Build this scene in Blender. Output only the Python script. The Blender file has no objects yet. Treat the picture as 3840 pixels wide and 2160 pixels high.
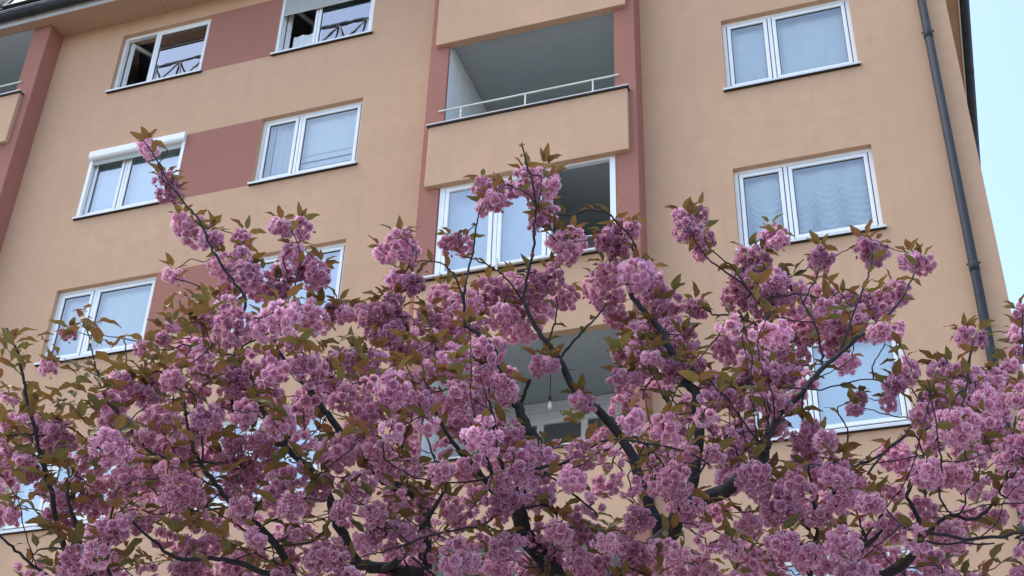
import bpy, math, random
import numpy as np
from mathutils import Vector, Matrix

rnd = random.Random(7)
sc = bpy.context.scene
col = sc.collection

# ------------------------------------------------------------------ camera
FPX = 4952.52                       # focal length in pixels of the 3840 wide photograph
YAW, PITCH, ROLL = map(math.radians, (19.8434801, 33.3247157, -1.98244201))
CAM = Vector((0.0, -14.345, 1.6))
RM = (Matrix.Rotation(YAW, 3, 'Z') @ Matrix.Rotation(PITCH, 3, 'X') @ Matrix.Rotation(ROLL, 3, 'Y'))
cd = bpy.data.cameras.new('camera')
cd.sensor_width = 36.0
cd.lens = FPX / 3840 * 36
cd.clip_start = 0.05
cd.clip_end = 2000
cam = bpy.data.objects.new('camera', cd)
r_, f_, u_ = RM.col[0], RM.col[1], RM.col[2]
M3 = Matrix((r_, u_, -f_)).transposed()
cam.matrix_world = Matrix.Translation(CAM) @ M3.to_4x4()
col.objects.link(cam)
sc.camera = cam

# ------------------------------------------------------------------ sky, sun, exposure
SUN_EL, SUN_AZ = math.radians(62), math.radians(270)   # azimuth measured clockwise from +Y
w = bpy.data.worlds.new('World')
sc.world = w
w.use_nodes = True
nt = w.node_tree
bg = nt.nodes['Background']
sky = nt.nodes.new('ShaderNodeTexSky')
sky.sky_type = 'NISHITA'
sky.sun_disc = False
sky.sun_elevation = SUN_EL
sky.sun_rotation = SUN_AZ
sky.air_density = 1.0
sky.dust_density = 2.2
sky.ozone_density = 1.0
sky.altitude = 200
nt.links.new(sky.outputs[0], bg.inputs[0])
bg.inputs[1].default_value = 0.15
sl = bpy.data.lights.new('sun', 'SUN')
sl.energy = 0.9
sl.angle = math.radians(50)
sl.color = (1.0, 0.96, 0.9)
so = bpy.data.objects.new('sun', sl)
sd = Vector((math.sin(SUN_AZ) * math.cos(SUN_EL), math.cos(SUN_AZ) * math.cos(SUN_EL), math.sin(SUN_EL)))
so.rotation_euler = sd.to_track_quat('Z', 'Y').to_euler()
so.location = (0, -20, 40)
col.objects.link(so)
vs = sc.view_settings
vs.view_transform = 'Standard'
vs.look = 'None'
vs.exposure = 1.63
vs.gamma = 1.0
vs.use_curve_mapping = False

# ------------------------------------------------------------------ materials
def new_mat(name):
    m = bpy.data.materials.new(name)
    m.use_nodes = True
    n = m.node_tree.nodes
    return m, m.node_tree, n['Principled BSDF'], n['Material Output']

def node(t, kind, **kw):
    n = t.nodes.new(kind)
    for k, v in kw.items():
        setattr(n, k, v)
    return n

def ramp(t, fac, stops):
    r = node(t, 'ShaderNodeValToRGB')
    while len(r.color_ramp.elements) < len(stops):
        r.color_ramp.elements.new(0.5)
    for e, (p, c) in zip(r.color_ramp.elements, stops):
        e.position = p
        e.color = (*c, 1)
    t.links.new(fac, r.inputs[0])
    return r.outputs[0]

def noise(t, vec, scale, detail=4, rough=0.55):
    n = node(t, 'ShaderNodeTexNoise')
    n.inputs['Scale'].default_value = scale
    n.inputs['Detail'].default_value = detail
    n.inputs['Roughness'].default_value = rough
    if vec is not None:
        t.links.new(vec, n.inputs['Vector'])
    return n.outputs['Fac']

def mixc(t, fac, a, b, mode='MIX'):
    m = node(t, 'ShaderNodeMix', data_type='RGBA', blend_type=mode)
    for sock, val in ((m.inputs[0], fac), (m.inputs[6], a), (m.inputs[7], b)):
        if hasattr(val, 'links'):
            t.links.new(val, sock)
        elif isinstance(val, tuple):
            sock.default_value = (*val, 1)
        else:
            sock.default_value = val
    return m.outputs[2]

def geo_pos(t, scale=(1, 1, 1)):
    g = node(t, 'ShaderNodeNewGeometry')
    mp = node(t, 'ShaderNodeMapping')
    mp.inputs['Scale'].default_value = scale
    t.links.new(g.outputs['Position'], mp.inputs[0])
    return mp.outputs[0]

def plaster(name, c, var=0.07, streak=0.10):
    """painted render: fine grain, soft mottling, faint rain streaks"""
    m, t, b, o = new_mat(name)
    p = geo_pos(t)
    big = noise(t, p, 0.55, 3)
    mid = noise(t, p, 4.0, 5, 0.65)
    st = noise(t, geo_pos(t, (3.2, 3.2, 0.18)), 1.6, 4, 0.6)
    lo = tuple(x * (1 - var) for x in c)
    hi = tuple(min(1, x * (1 + var)) for x in c)
    k = ramp(t, big, [(0.32, lo), (0.68, hi)])
    k = mixc(t, ramp(t, mid, [(0.35, (0, 0, 0)), (0.75, (1, 1, 1))]), k, tuple(x * 0.93 for x in c))
    dirt = ramp(t, st, [(0.5, (0, 0, 0)), (0.8, (streak, streak, streak))])
    k = mixc(t, dirt, k, (0.20, 0.17, 0.15))
    t.links.new(k, b.inputs['Base Color'])
    b.inputs['Roughness'].default_value = 0.92
    b.inputs['Specular IOR Level'].default_value = 0.2
    bp = node(t, 'ShaderNodeBump')
    bp.inputs['Strength'].default_value = 0.35
    bp.inputs['Distance'].default_value = 0.006
    g1 = noise(t, p, 130, 3, 0.7)
    t.links.new(g1, bp.inputs['Height'])
    bp2 = node(t, 'ShaderNodeBump')
    bp2.inputs['Strength'].default_value = 0.25
    bp2.inputs['Distance'].default_value = 0.02
    t.links.new(noise(t, p, 2.5, 3), bp2.inputs['Height'])
    t.links.new(bp.outputs[0], bp2.inputs['Normal'])
    t.links.new(bp2.outputs[0], b.inputs['Normal'])
    return m

def plain(name, c, rough=0.5, metal=0.0, var=0.08, scale=6.0, spec=0.5):
    m, t, b, o = new_mat(name)
    k = ramp(t, noise(t, geo_pos(t), scale, 4),
             [(0.3, tuple(x * (1 - var) for x in c)), (0.7, tuple(min(1, x * (1 + var)) for x in c))])
    t.links.new(k, b.inputs['Base Color'])
    b.inputs['Roughness'].default_value = rough
    b.inputs['Metallic'].default_value = metal
    b.inputs['Specular IOR Level'].default_value = spec
    return m

MAT = {}
MAT['beige'] = plaster('beige_plaster', (0.605, 0.378, 0.235), 0.06, 0.10)
MAT['red'] = plaster('brick_red_plaster', (0.385, 0.168, 0.122), 0.05, 0.06)
MAT['soffit'] = plaster('soffit_paint', (0.48, 0.31, 0.20), 0.06, 0.03)
MAT['white_wall'] = plaster('white_plaster', (0.82, 0.84, 0.83), 0.03, 0.04)
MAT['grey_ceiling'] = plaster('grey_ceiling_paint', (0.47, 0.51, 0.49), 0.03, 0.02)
MAT['pvc'] = plain('white_frame_plastic', (0.84, 0.85, 0.83), 0.35, 0, 0.03)
MAT['gasket'] = plain('black_rubber', (0.02, 0.022, 0.025), 0.6)
MAT['sill'] = plain('coated_sill_metal', (0.66, 0.66, 0.64), 0.4, 0.2, 0.06)
MAT['cap'] = plain('parapet_cap_metal', (0.62, 0.58, 0.54), 0.45, 0.3, 0.08)
MAT['rail'] = plain('cream_rail_paint', (0.66, 0.64, 0.55), 0.45, 0, 0.06)
MAT['pipe'] = plain('dark_coated_metal', (0.034, 0.038, 0.044), 0.65, 0.0, 0.15, 6.0, 0.25)
MAT['roof'] = plain('dark_roof_tile', (0.05, 0.055, 0.065), 0.9, 0, 0.3, 9, 0.15)
MAT['shutter'] = plain('grey_shutter_slats', (0.44, 0.46, 0.42), 0.5, 0, 0.05)
MAT['galvanised'] = plain('weathered_galvanised_steel', (0.17, 0.18, 0.20), 0.6, 0.1, 0.2)
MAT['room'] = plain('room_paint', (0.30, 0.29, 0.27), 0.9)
MAT['curtain'] = plain('white_curtain', (0.78, 0.80, 0.82), 0.95, 0, 0.03, spec=0.1)
MAT['net'] = plain('sheer_net_curtain', (0.86, 0.89, 0.90), 0.95, 0, 0.04, spec=0.1)
MAT['blind'] = plain('pale_blind', (0.90, 0.93, 0.92), 0.8, 0, 0.02, spec=0.2)
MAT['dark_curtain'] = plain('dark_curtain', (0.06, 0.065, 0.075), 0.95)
MAT['bulb'] = plain('opal_bulb_glass', (0.85, 0.86, 0.84), 0.2, 0, 0.01)
MAT['wire'] = plain('black_wire', (0.02, 0.02, 0.02), 0.6)
MAT['steel'] = plain('painted_crane_steel', (0.10, 0.10, 0.11), 0.5, 0.2)

def glass_mat(name, refl, tint):
    m, t, b, o = new_mat(name)
    t.nodes.remove(b)
    gl = node(t, 'ShaderNodeBsdfGlossy')
    gl.inputs['Roughness'].default_value = 0.0
    gl.inputs['Color'].default_value = (0.95, 0.98, 1, 1)
    tr = node(t, 'ShaderNodeBsdfTransparent')
    tr.inputs['Color'].default_value = (*tint, 1)
    fr = node(t, 'ShaderNodeFresnel')
    fr.inputs['IOR'].default_value = 1.6
    ma = node(t, 'ShaderNodeMath', operation='MULTIPLY_ADD')
    ma.inputs[1].default_value = 0.9
    ma.inputs[2].default_value = refl
    ma.use_clamp = True
    t.links.new(fr.outputs[0], ma.inputs[0])
    mx = node(t, 'ShaderNodeMixShader')
    t.links.new(ma.outputs[0], mx.inputs[0])
    t.links.new(tr.outputs[0], mx.inputs[1])
    t.links.new(gl.outputs[0], mx.inputs[2])
    # slight waviness of large panes
    bp = node(t, 'ShaderNodeBump')
    bp.inputs['Strength'].default_value = 0.02
    bp.inputs['Distance'].default_value = 0.02
    t.links.new(noise(t, geo_pos(t), 1.6, 2), bp.inputs['Height'])
    t.links.new(bp.outputs[0], gl.inputs['Normal'])
    t.links.new(mx.outputs[0], o.inputs['Surface'])
    return m
MAT['glass'] = glass_mat('window_glass', 0.26, (0.86, 0.93, 0.92))
MAT['clear_glass'] = glass_mat('clear_window_glass', 0.15, (0.90, 0.95, 0.94))

def petal_mat(name, c0, c1, c2):
    m, t, b, o = new_mat(name)
    at = node(t, 'ShaderNodeAttribute', attribute_name='tint')
    oi = node(t, 'ShaderNodeObjectInfo')
    sh = node(t, 'ShaderNodeMath', operation='MULTIPLY_ADD')      # some bunches are fresher, some faded
    sh.inputs[1].default_value = 0.30
    t.links.new(oi.outputs['Random'], sh.inputs[0])
    sb = node(t, 'ShaderNodeMath', operation='SUBTRACT')
    sb.inputs[1].default_value = 0.15
    t.links.new(at.outputs['Fac'], sb.inputs[0])
    t.links.new(sb.outputs[0], sh.inputs[2])
    k = ramp(t, sh.outputs[0], [(0.0, c0), (0.55, c1), (1.0, c2)])
    hs = node(t, 'ShaderNodeHueSaturation')
    mr = node(t, 'ShaderNodeMapRange')
    mr.inputs[3].default_value = 0.86
    mr.inputs[4].default_value = 1.14
    t.links.new(oi.outputs['Random'], mr.inputs[0])
    t.links.new(mr.outputs[0], hs.inputs['Value'])
    mr2 = node(t, 'ShaderNodeMapRange')
    mr2.inputs[3].default_value = 0.488
    mr2.inputs[4].default_value = 0.508
    wn = node(t, 'ShaderNodeTexWhiteNoise', noise_dimensions='1D')
    t.links.new(oi.outputs['Random'], wn.inputs['W'])
    t.links.new(wn.outputs['Value'], mr2.inputs[0])
    t.links.new(mr2.outputs[0], hs.inputs['Hue'])
    t.links.new(k, hs.inputs['Color'])
    t.links.new(hs.outputs[0], b.inputs['Base Color'])
    b.inputs['Roughness'].default_value = 0.75
    b.inputs['Specular IOR Level'].default_value = 0.2
    tl = node(t, 'ShaderNodeBsdfTranslucent')
    t.links.new(hs.outputs[0], tl.inputs['Color'])
    mx = node(t, 'ShaderNodeMixShader')
    mx.inputs[0].default_value = 0.42
    t.links.new(b.outputs[0], mx.inputs[1])
    t.links.new(tl.outputs[0], mx.inputs[2])
    t.links.new(mx.outputs[0], o.inputs['Surface'])
    return m
MAT['petal'] = petal_mat('blossom_petal', (0.53, 0.175, 0.295), (0.735, 0.415, 0.535), (0.89, 0.67, 0.77))

def leaf_mat(name):
    m, t, b, o = new_mat(name)
    at = node(t, 'ShaderNodeAttribute', attribute_name='tint')
    oi = node(t, 'ShaderNodeObjectInfo')
    ad = node(t, 'ShaderNodeMath', operation='ADD')
    fr = node(t, 'ShaderNodeMath', operation='FRACT')
    t.links.new(at.outputs['Fac'], ad.inputs[0])
    t.links.new(oi.outputs['Random'], ad.inputs[1])
    t.links.new(ad.outputs[0], fr.inputs[0])
    k = ramp(t, fr.outputs[0], [(0.0, (0.26, 0.098, 0.036)), (0.3, (0.255, 0.132, 0.037)),
                                (0.55, (0.235, 0.165, 0.042)), (0.8, (0.185, 0.168, 0.042)), (1.0, (0.10, 0.140, 0.040))])
    k = mixc(t, noise(t, geo_pos(t), 60, 3), k, (0.12, 0.075, 0.026))
    t.links.new(k, b.inputs['Base Color'])
    b.inputs['Roughness'].default_value = 0.45
    b.inputs['Specular IOR Level'].default_value = 0.4
    tl = node(t, 'ShaderNodeBsdfTranslucent')
    t.links.new(k, tl.inputs['Color'])
    mx = node(t, 'ShaderNodeMixShader')
    mx.inputs[0].default_value = 0.35
    t.links.new(b.outputs[0], mx.inputs[1])
    t.links.new(tl.outputs[0], mx.inputs[2])
    t.links.new(mx.outputs[0], o.inputs['Surface'])
    return m
MAT['leaf'] = leaf_mat('bronze_leaf')

def bark_mat():
    m, t, b, o = new_mat('cherry_bark')
    p = geo_pos(t)
    k = ramp(t, noise(t, p, 14, 6, 0.7), [(0.3, (0.012, 0.010, 0.011)), (0.58, (0.028, 0.023, 0.023)), (0.82, (0.085, 0.075, 0.072))])
    t.links.new(k, b.inputs['Base Color'])
    b.inputs['Roughness'].default_value = 0.8
    bp = node(t, 'ShaderNodeBump')
    bp.inputs['Strength'].default_value = 0.7
    bp.inputs['Distance'].default_value = 0.012
    t.links.new(noise(t, geo_pos(t, (1, 1, 2.5)), 40, 5, 0.7), bp.inputs['Height'])
    t.links.new(bp.outputs[0], b.inputs['Normal'])
    return m
MAT['bark'] = bark_mat()

def ground_mat():
    m, t, b, o = new_mat('sandy_paving')
    p = geo_pos(t)
    k = ramp(t, noise(t, p, 1.2, 8, 0.7), [(0.3, (0.15, 0.13, 0.11)), (0.55, (0.21, 0.19, 0.165)), (0.75, (0.26, 0.235, 0.205))])
    t.links.new(k, b.inputs['Base Color'])
    b.inputs['Roughness'].default_value = 0.95
    return m
MAT['ground'] = ground_mat()

# ------------------------------------------------------------------ mesh helpers
class MB:
    def __init__(s):
        s.v = []; s.f = []
    def quad(s, *p):
        i = len(s.v); s.v += [tuple(q) for q in p]; s.f.append(tuple(range(i, i + len(p))))
    def box(s, x0, x1, y0, y1, z0, z1):
        i = len(s.v)
        s.v += [(x, y, z) for z in (z0, z1) for y in (y0, y1) for x in (x0, x1)]
        for q in ((0, 2, 3, 1), (4, 5, 7, 6), (0, 1, 5, 4), (2, 6, 7, 3), (0, 4, 6, 2), (1, 3, 7, 5)):
            s.f.append(tuple(i + k for k in q))
    def bar(s, a, b, rx, n=6):
        s.tube([a, b], [rx, rx], n)
    def tube(s, pts, rads, n=6, cap=True):
        pts = [Vector(p) for p in pts]
        i0 = len(s.v)
        prev = None
        for k, p in enumerate(pts):
            d = (pts[min(k + 1, len(pts) - 1)] - pts[max(k - 1, 0)])
            d = d.normalized() if d.length > 1e-9 else Vector((0, 0, 1))
            if prev is None:
                a = d.cross(Vector((0, 0, 1)))
                if a.length < 1e-3: a = d.cross(Vector((1, 0, 0)))
            else:
                a = prev - d * prev.dot(d)
                if a.length < 1e-6: a = d.cross(Vector((1, 0.3, 0)))
            a.normalize(); prev = a
            b = d.cross(a)
            for j in range(n):
                t = 2 * math.pi * j / n
                s.v.append(tuple(p + (a * math.cos(t) + b * math.sin(t)) * rads[k]))
        for k in range(len(pts) - 1):
            for j in range(n):
                q = i0 + k * n
                s.f.append((q + j, q + (j + 1) % n, q + n + (j + 1) % n, q + n + j))
        if cap:
            s.f.append(tuple(i0 + j for j in reversed(range(n))))
            s.f.append(tuple(i0 + (len(pts) - 1) * n + j for j in range(n)))
    def build(s, name, mat, parent=None, smooth=False, bevel=0):
        me = bpy.data.meshes.new(name)
        me.from_pydata(s.v, [], s.f)
        me.validate()
        o = bpy.data.objects.new(name, me)
        col.objects.link(o)
        me.materials.append(MAT[mat] if isinstance(mat, str) else mat)
        if smooth:
            me.polygons.foreach_set('use_smooth', [True] * len(me.polygons))
        if bevel:
            md = o.modifiers.new('bevel', 'BEVEL')
            md.width = bevel; md.segments = 2; md.limit_method = 'ANGLE'
        if parent is not None:
            o.parent = parent
        return o

def BOX(name, mat, parent, x0, x1, y0, y1, z0, z1, bevel=0):
    m = MB(); m.box(x0, x1, y0, y1, z0, z1)
    return m.build(name, mat, parent, bevel=bevel)

def empty(name, loc=(0, 0, 0)):
    o = bpy.data.objects.new(name, None)
    o.location = loc
    o.empty_display_size = 0.2
    col.objects.link(o)
    return o

def tag(o, label, cat, group=None, kind=None):
    o['label'] = label; o['category'] = cat
    if group: o['group'] = group
    if kind: o['kind'] = kind
    return o

# ------------------------------------------------------------------ ground
m = MB(); m.quad((-600, -600, 0), (600, -600, 0), (600, 600, 0), (-600, 600, 0))
g = m.build('ground', 'ground'); g['kind'] = 'structure'

# ------------------------------------------------------------------ the apartment building
B = empty('apartment_building', (0, 0, 0))
tag(B, 'tall beige apartment block with brick red pillars and white windows behind the blossom', 'building')
SILL, HH, FH = 17.221, 1.384, 2.8
def sill_z(f): return SILL + (f - 5) * FH
COLS = {'A': (-12.933, -11.081), 'B': (-9.661, -7.836), 'D': (-2.023, -0.172)}
FLOORS = {'A': (5, 4, 3, 2), 'B': (5, 4, 3, 2), 'D': (4, 3, 2, 1)}
SOF = 18.95
CORNER = 1.118
DEEP = 10.0
REV = 0.085                     # depth of the window reveals
PF, PB = -0.37, 0.12           # pillar front / back
P_L = (-14.70, -14.318)        # pillar beside the far loggia
P_C1 = (-6.545, -6.225)
P_C2 = (-3.572, -3.252)
LOG_L = (-17.75, -14.70)
P_LL = (-18.08, -17.75)

# front wall with real openings
def wall_with_holes(x0, x1, z0, z1, holes):
    mb = MB()
    xs = sorted({x0, x1, *[h[0] for h in holes], *[h[1] for h in holes]})
    zs = sorted({z0, z1, *[h[2] for h in holes], *[h[3] for h in holes]})
    for i in range(len(xs) - 1):
        for j in range(len(zs) - 1):
            cx, cz = (xs[i] + xs[i + 1]) / 2, (zs[j] + zs[j + 1]) / 2
            if any(h[0] < cx < h[1] and h[2] < cz < h[3] for h in holes):
                continue
            mb.quad((xs[i], 0, zs[j]), (xs[i + 1], 0, zs[j]), (xs[i + 1], 0, zs[j + 1]), (xs[i], 0, zs[j + 1]))
    for h in holes:
        if h[4]:
            a, b, c, d = h[:4]
            mb.quad((a, 0, c), (a, 0, d), (a, .3, d), (a, .3, c))
            mb.quad((b, 0, c), (b, .3, c), (b, .3, d), (b, 0, d))
            mb.quad((a, 0, d), (b, 0, d), (b, .3, d), (a, .3, d))
            mb.quad((a, 0, c), (a, .3, c), (b, .3, c), (b, 0, c))
    return mb

holes_left, holes_right = [], []
for f in FLOORS['A']:
    z = sill_z(f)
    holes_left += [(*COLS['A'], z, z + HH, True), (*COLS['B'], z, z + HH, True), (COLS['A'][1], COLS['B'][0], z, z + HH, False)]
for f in FLOORS['D']:
    z = sill_z(f)
    holes_right.append((*COLS['D'], z, z + HH, True))
wall_with_holes(P_L[1], P_C1[0], 0, SOF + .1, holes_left).build('facade_wall', 'beige', B)
wall_with_holes(P_C2[1], CORNER, 0, SOF + .1, holes_right).build('facade_wall', 'beige', B)
wall_with_holes(-30, P_LL[0], 0, SOF + .1, []).build('facade_wall', 'beige', B)
m = MB()
m.quad((CORNER, 0, 0), (CORNER, DEEP, 0), (CORNER, DEEP, SOF + .1), (CORNER, 0, SOF + .1))
m.build('side_wall', 'beige', B)
m = MB()
m.quad((-30, DEEP, 0), (-30, DEEP, SOF + .1), (CORNER, DEEP, SOF + .1), (CORNER, DEEP, 0))
m.quad((-30, 0, 0), (-30, 0, SOF + .1), (-30, DEEP, SOF + .1), (-30, DEEP, 0))
m.build('rear_wall', 'beige', B)
for f in FLOORS['A']:
    z = sill_z(f)
    m = MB()
    x0, x1 = COLS['A'][1], COLS['B'][0]
    m.quad((x0, 0, z), (x1, 0, z), (x1, 0, z + HH), (x0, 0, z + HH))
    m.build('red_panel', 'red', B)
for px in (P_L, P_C1, P_C2, P_LL):
    BOX('pillar', 'red', B, px[0], px[1], PF, PB, 0, SOF, bevel=0.012)

# ---- windows
def frame_rect(mb, x0, x1, z0, z1, wd, y0, y1):
    mb.box(x0, x1, y0, y1, z0, z0 + wd)
    mb.box(x0, x1, y0, y1, z1 - wd, z1)
    mb.box(x0, x0 + wd, y0, y1, z0 + wd, z1 - wd)
    mb.box(x1 - wd, x1, y0, y1, z0 + wd, z1 - wd)

def curtain_folds(x0, x1, z0, z1, y, amp=0.03, per=0.13, seed=0):
    """vertical folds"""
    mb = MB(); n = max(8, int((x1 - x0) / 0.018)); r = random.Random(seed)
    ph = [r.uniform(0, 6.28) for _ in range(3)]
    cols_ = []
    for i in range(n + 1):
        x = x0 + (x1 - x0) * i / n
        d = amp * (math.sin(x * 6.283 / per + ph[0] + 1.2 * math.sin(x * 3 + ph[2])) + 0.5 * math.sin(x * 6.283 / (per * 1.73) + ph[1]))
        cols_.append((x, y + d))
    for i in range(n):
        (xa, ya), (xb, yb) = cols_[i], cols_[i + 1]
        mb.quad((xa, ya, z0), (xb, yb, z0), (xb, yb, z1), (xa, ya, z1))
    return mb

def swag_curtain(x0, x1, z0, z1, y, gathers, seed=0):
    """gathered cloud curtain: scalloped folds hanging between the gather lines"""
    mb = MB(); nx = 60; nz = 90
    pts = []
    for j in range(nz + 1):
        v = j / nz
        row = []
        for i in range(nx + 1):
            x = x0 + (x1 - x0) * i / nx
            left = max([g_ for g_ in gathers if g_ <= x], default=gathers[0] - .45)
            right = min([g_ for g_ in gathers if g_ > x], default=gathers[-1] + .45)
            s = (x - left) / max(right - left, 1e-3)
            sag = 4 * s * (1 - s)
            z = z1 - v * (z1 - z0)
            amp = 0.05 * min(1, max(0, (v - 0.18) * 2.2)) * (1 - .55 * sag)
            d = amp * math.sin(((z + 0.16 * sag) * 6.283 / 0.105) + 0.6 * math.sin(x * 9 + v * 5))
            d += 0.016 * math.cos(s * 6.283)
            row.append((x, y + d, z))
        pts.append(row)
    for j in range(nz):
        for i in range(nx):
            mb.quad(pts[j + 1][i], pts[j + 1][i + 1], pts[j][i + 1], pts[j][i])
    return mb

def slat_blind(x0, x1, z0, z1, y, step=0.05, tilt=0.012):
    mb = MB(); z = z0
    while z < z1:
        mb.quad((x0, y - tilt, z), (x1, y - tilt, z), (x1, y + tilt, min(z + step * .97, z1)), (x0, y + tilt, min(z + step * .97, z1)))
        z += step
    return mb

def make_window(colname, f):
    x0, x1 = COLS[colname]
    z0 = sill_z(f); z1 = z0 + HH
    key = colname + str(f)
    y = REV
    fr = MB()
    zs = z0 + 0.025
    frame_rect(fr, x0 - .02, x1 + .02, zs, z1 + .02, 0.075, y, y + .08)
    xm = x0 + (x1 - x0) * 0.375
    fr.box(xm - .026, xm + .026, y + .002, y + .078, zs + .075, z1 - .055)
    win = fr.build('window', 'pvc', B, bevel=0.006)
    # sill
    s = MB()
    s.box(x0 - .035, x1 + .035, -.055, -.047, z0 - .018, z0 + .016)
    s.box(x0 - .035, x1 + .035, -.049, y + .01, z0 + .008, z0 + .016)
    s.box(x0 - .035, x0 - .028, -.049, 0.0, z0 + .016, z0 + .036)
    s.box(x1 + .028, x1 + .035, -.049, 0.0, z0 + .016, z0 + .036)
    s.build('sill', 'sill', win)
    BOX('shadow_strip', 'gasket', win, x0 - .032, x1 + .032, -.043, -.001, z0 - .025, z0 + .006)  # black strip standing in for the shadow line under the sill
    # dark gap line round the sashes, the sashes and their panes
    bays = [(x0 + .055, xm - .026), (xm + .026, x1 - .055)]
    for bi, (a, b) in enumerate(bays):
        za, zb = zs + .075, z1 - .055
        if key in ('A5', 'B5') and bi == 0:
            # sash swung open into the room
            sm = MB(); wd = b - a
            ang = math.radians(62 if key == 'A5' else 70)
            c_, s_ = math.cos(ang), math.sin(ang)
            tmp = MB(); frame_rect(tmp, 0, wd, za, zb, .065, -.03, .03)
            sm.v = [(a + .03 + px * c_ - py * s_, y + .09 + px * s_ + py * c_, pz) for px, py, pz in tmp.v]; sm.f = tmp.f
            sm.build('sash', 'pvc', win)
            pm = MB(); q = [(.06, za + .06), (wd - .06, za + .06), (wd - .06, zb - .06), (.06, zb - .06)]
            pm.quad(*[(a + .03 + px * c_, y + .09 + px * s_, pz) for px, pz in q])
            pm.build('pane', 'glass', win)
            continue
        gm = MB(); frame_rect(gm, a + .002, b - .002, za + .002, zb - .002, .014, y + .012, y + .05)
        gm.build('gasket', 'gasket', win)
        sm = MB(); frame_rect(sm, a + .012, b - .012, za + .012, zb - .012, .054, y - .008, y + .06)
        sm.build('sash', 'pvc', win, bevel=0.006)
        gk = MB(); frame_rect(gk, a + .064, b - .064, za + .064, zb - .064, .010, y + .012, y + .03)
        gk.build('gasket', 'gasket', win)
        pm = MB()
        pm.quad((a + .068, y + .02, za + .068), (b - .068, y + .02, za + .068), (b - .068, y + .02, zb - .068), (a + .068, y + .02, zb - .068))
        pm.build('pane', 'clear_glass' if key in ('D3', 'A3', 'B4', 'D4') else 'glass', win)
    # room behind
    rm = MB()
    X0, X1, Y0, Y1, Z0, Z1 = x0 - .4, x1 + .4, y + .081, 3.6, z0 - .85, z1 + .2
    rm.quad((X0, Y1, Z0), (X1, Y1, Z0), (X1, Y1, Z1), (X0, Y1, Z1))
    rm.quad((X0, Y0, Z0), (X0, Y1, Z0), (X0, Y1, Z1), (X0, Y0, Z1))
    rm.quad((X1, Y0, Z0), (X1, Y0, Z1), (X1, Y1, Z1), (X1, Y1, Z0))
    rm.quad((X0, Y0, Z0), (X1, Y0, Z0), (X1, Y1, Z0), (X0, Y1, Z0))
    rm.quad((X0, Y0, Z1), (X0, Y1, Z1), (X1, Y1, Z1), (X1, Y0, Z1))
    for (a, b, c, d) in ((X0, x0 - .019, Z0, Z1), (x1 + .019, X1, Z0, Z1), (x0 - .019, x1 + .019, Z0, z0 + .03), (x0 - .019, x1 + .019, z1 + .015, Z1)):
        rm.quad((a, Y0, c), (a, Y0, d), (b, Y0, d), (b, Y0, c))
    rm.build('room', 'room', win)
    yc = y + .13
    L, R = bays
    E_ = .10
    if key == 'A5':
        slat_blind(R[0] - .02, R[1] + E_, z0 + .95, z1 + .1, yc + .1, .06).build('blind', 'dark_curtain', win)
    elif key == 'B5':
        curtain_folds(L[0] + .12, L[1] + .05, z0, z0 + .62, yc + .06, .012, .2, 1).build('curtain', 'curtain', win)
        curtain_folds(R[0] - .02, R[1] + E_, z0, z0 + .62, yc + .3, .02, .24, 2).build('curtain', 'net', win)
        sh = MB()                                             # roller shutter let down a little
        zz = z1 - .44
        k = 0
        while zz < z1 - .002:
            sh.box(x0 + .03, x1 - .03, y - .052, y - .040 , zz, min(zz + .049, z1 - .001))
            sh.box(x0 + .03, x1 - .03, y - .046, y - .036 , zz + .049, min(zz + .055, z1))
            zz += .055
        sh.build('roller_shutter', 'shutter', win)
        for xx in (x0 + .002, x1 - .052):
            BOX('shutter_guide', 'pvc', win, xx, xx + .05, y - .065, y - .002, z0 + .03, z1 - .002)
    elif key == 'A4':
        curtain_folds(L[0] - E_, L[1] + .02, z0, z1 + .1, yc, .006, .3, 3).build('curtain', 'net', win)
        curtain_folds(R[0] - .02, R[1] + E_, z0, z1 + .1, yc + .01, .005, .35, 4).build('curtain', 'blind', win)
        bx = MB()
        bx.v = [(xx, yy, zz) for xx in (x0 - .01, x1 + .01) for yy, zz in ((.05, z1 - .15), (-.05, z1 - .15), (-.075, z1 - .12), (-.075, z1 + .0), (-.065, z1 + .015), (.0, z1 + .015))]
        bx.f = [(0, 1, 2, 3, 4, 5), (11, 10, 9, 8, 7, 6)] + [(i, i + 6, (i + 1) % 6 + 6, (i + 1) % 6) for i in range(6)]
        bx.build('shutter_box', 'pvc', win, bevel=0.006)
        for xx in (x0 - .005, x1 - .055):
            BOX('shutter_guide', 'pvc', win, xx, xx + .06, -.012, .06, z0 + .03, z1 - .152)
        sh = MB(); sh.box(x0 + .06, x1 - .06, .008, .028, z1 - .25, z1 - .151)
        sh.build('roller_shutter', 'shutter', win)
    elif key == 'B4':
        curtain_folds(L[0] - E_, L[0] + .12, z0, z1 + .1, yc, .02, .12, 5).build('curtain', 'net', win)
        curtain_folds(L[0] + .16, L[1] - .06, z0, z1 + .1, yc + .01, .025, .16, 6).build('curtain', 'curtain', win)
        slat_blind(R[0] - .02, R[1] + E_, z0 + .02, z0 + .56, yc, .135, .016).build('blind', 'blind', win)
        curtain_folds(R[0] - .02, R[1] + E_, z0 + .561, z1 + .1, yc, .003, .4, 13).build('blind', 'blind', win)
    elif key == 'A3':
        curtain_folds(L[0] - E_, L[1] + .02, z0, z1 + .1, yc, .006, .3, 7).build('curtain', 'net', win)
        curtain_folds(R[0] - .02, R[1] + E_, z0, z1 + .1, yc, .004, .4, 14).build('blind', 'blind', win)
    elif key == 'D4':
        curtain_folds(L[0] - E_, L[1] + .02, z0, z1 + .1, yc, .004, .4, 8).build('curtain', 'net', win)
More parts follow.
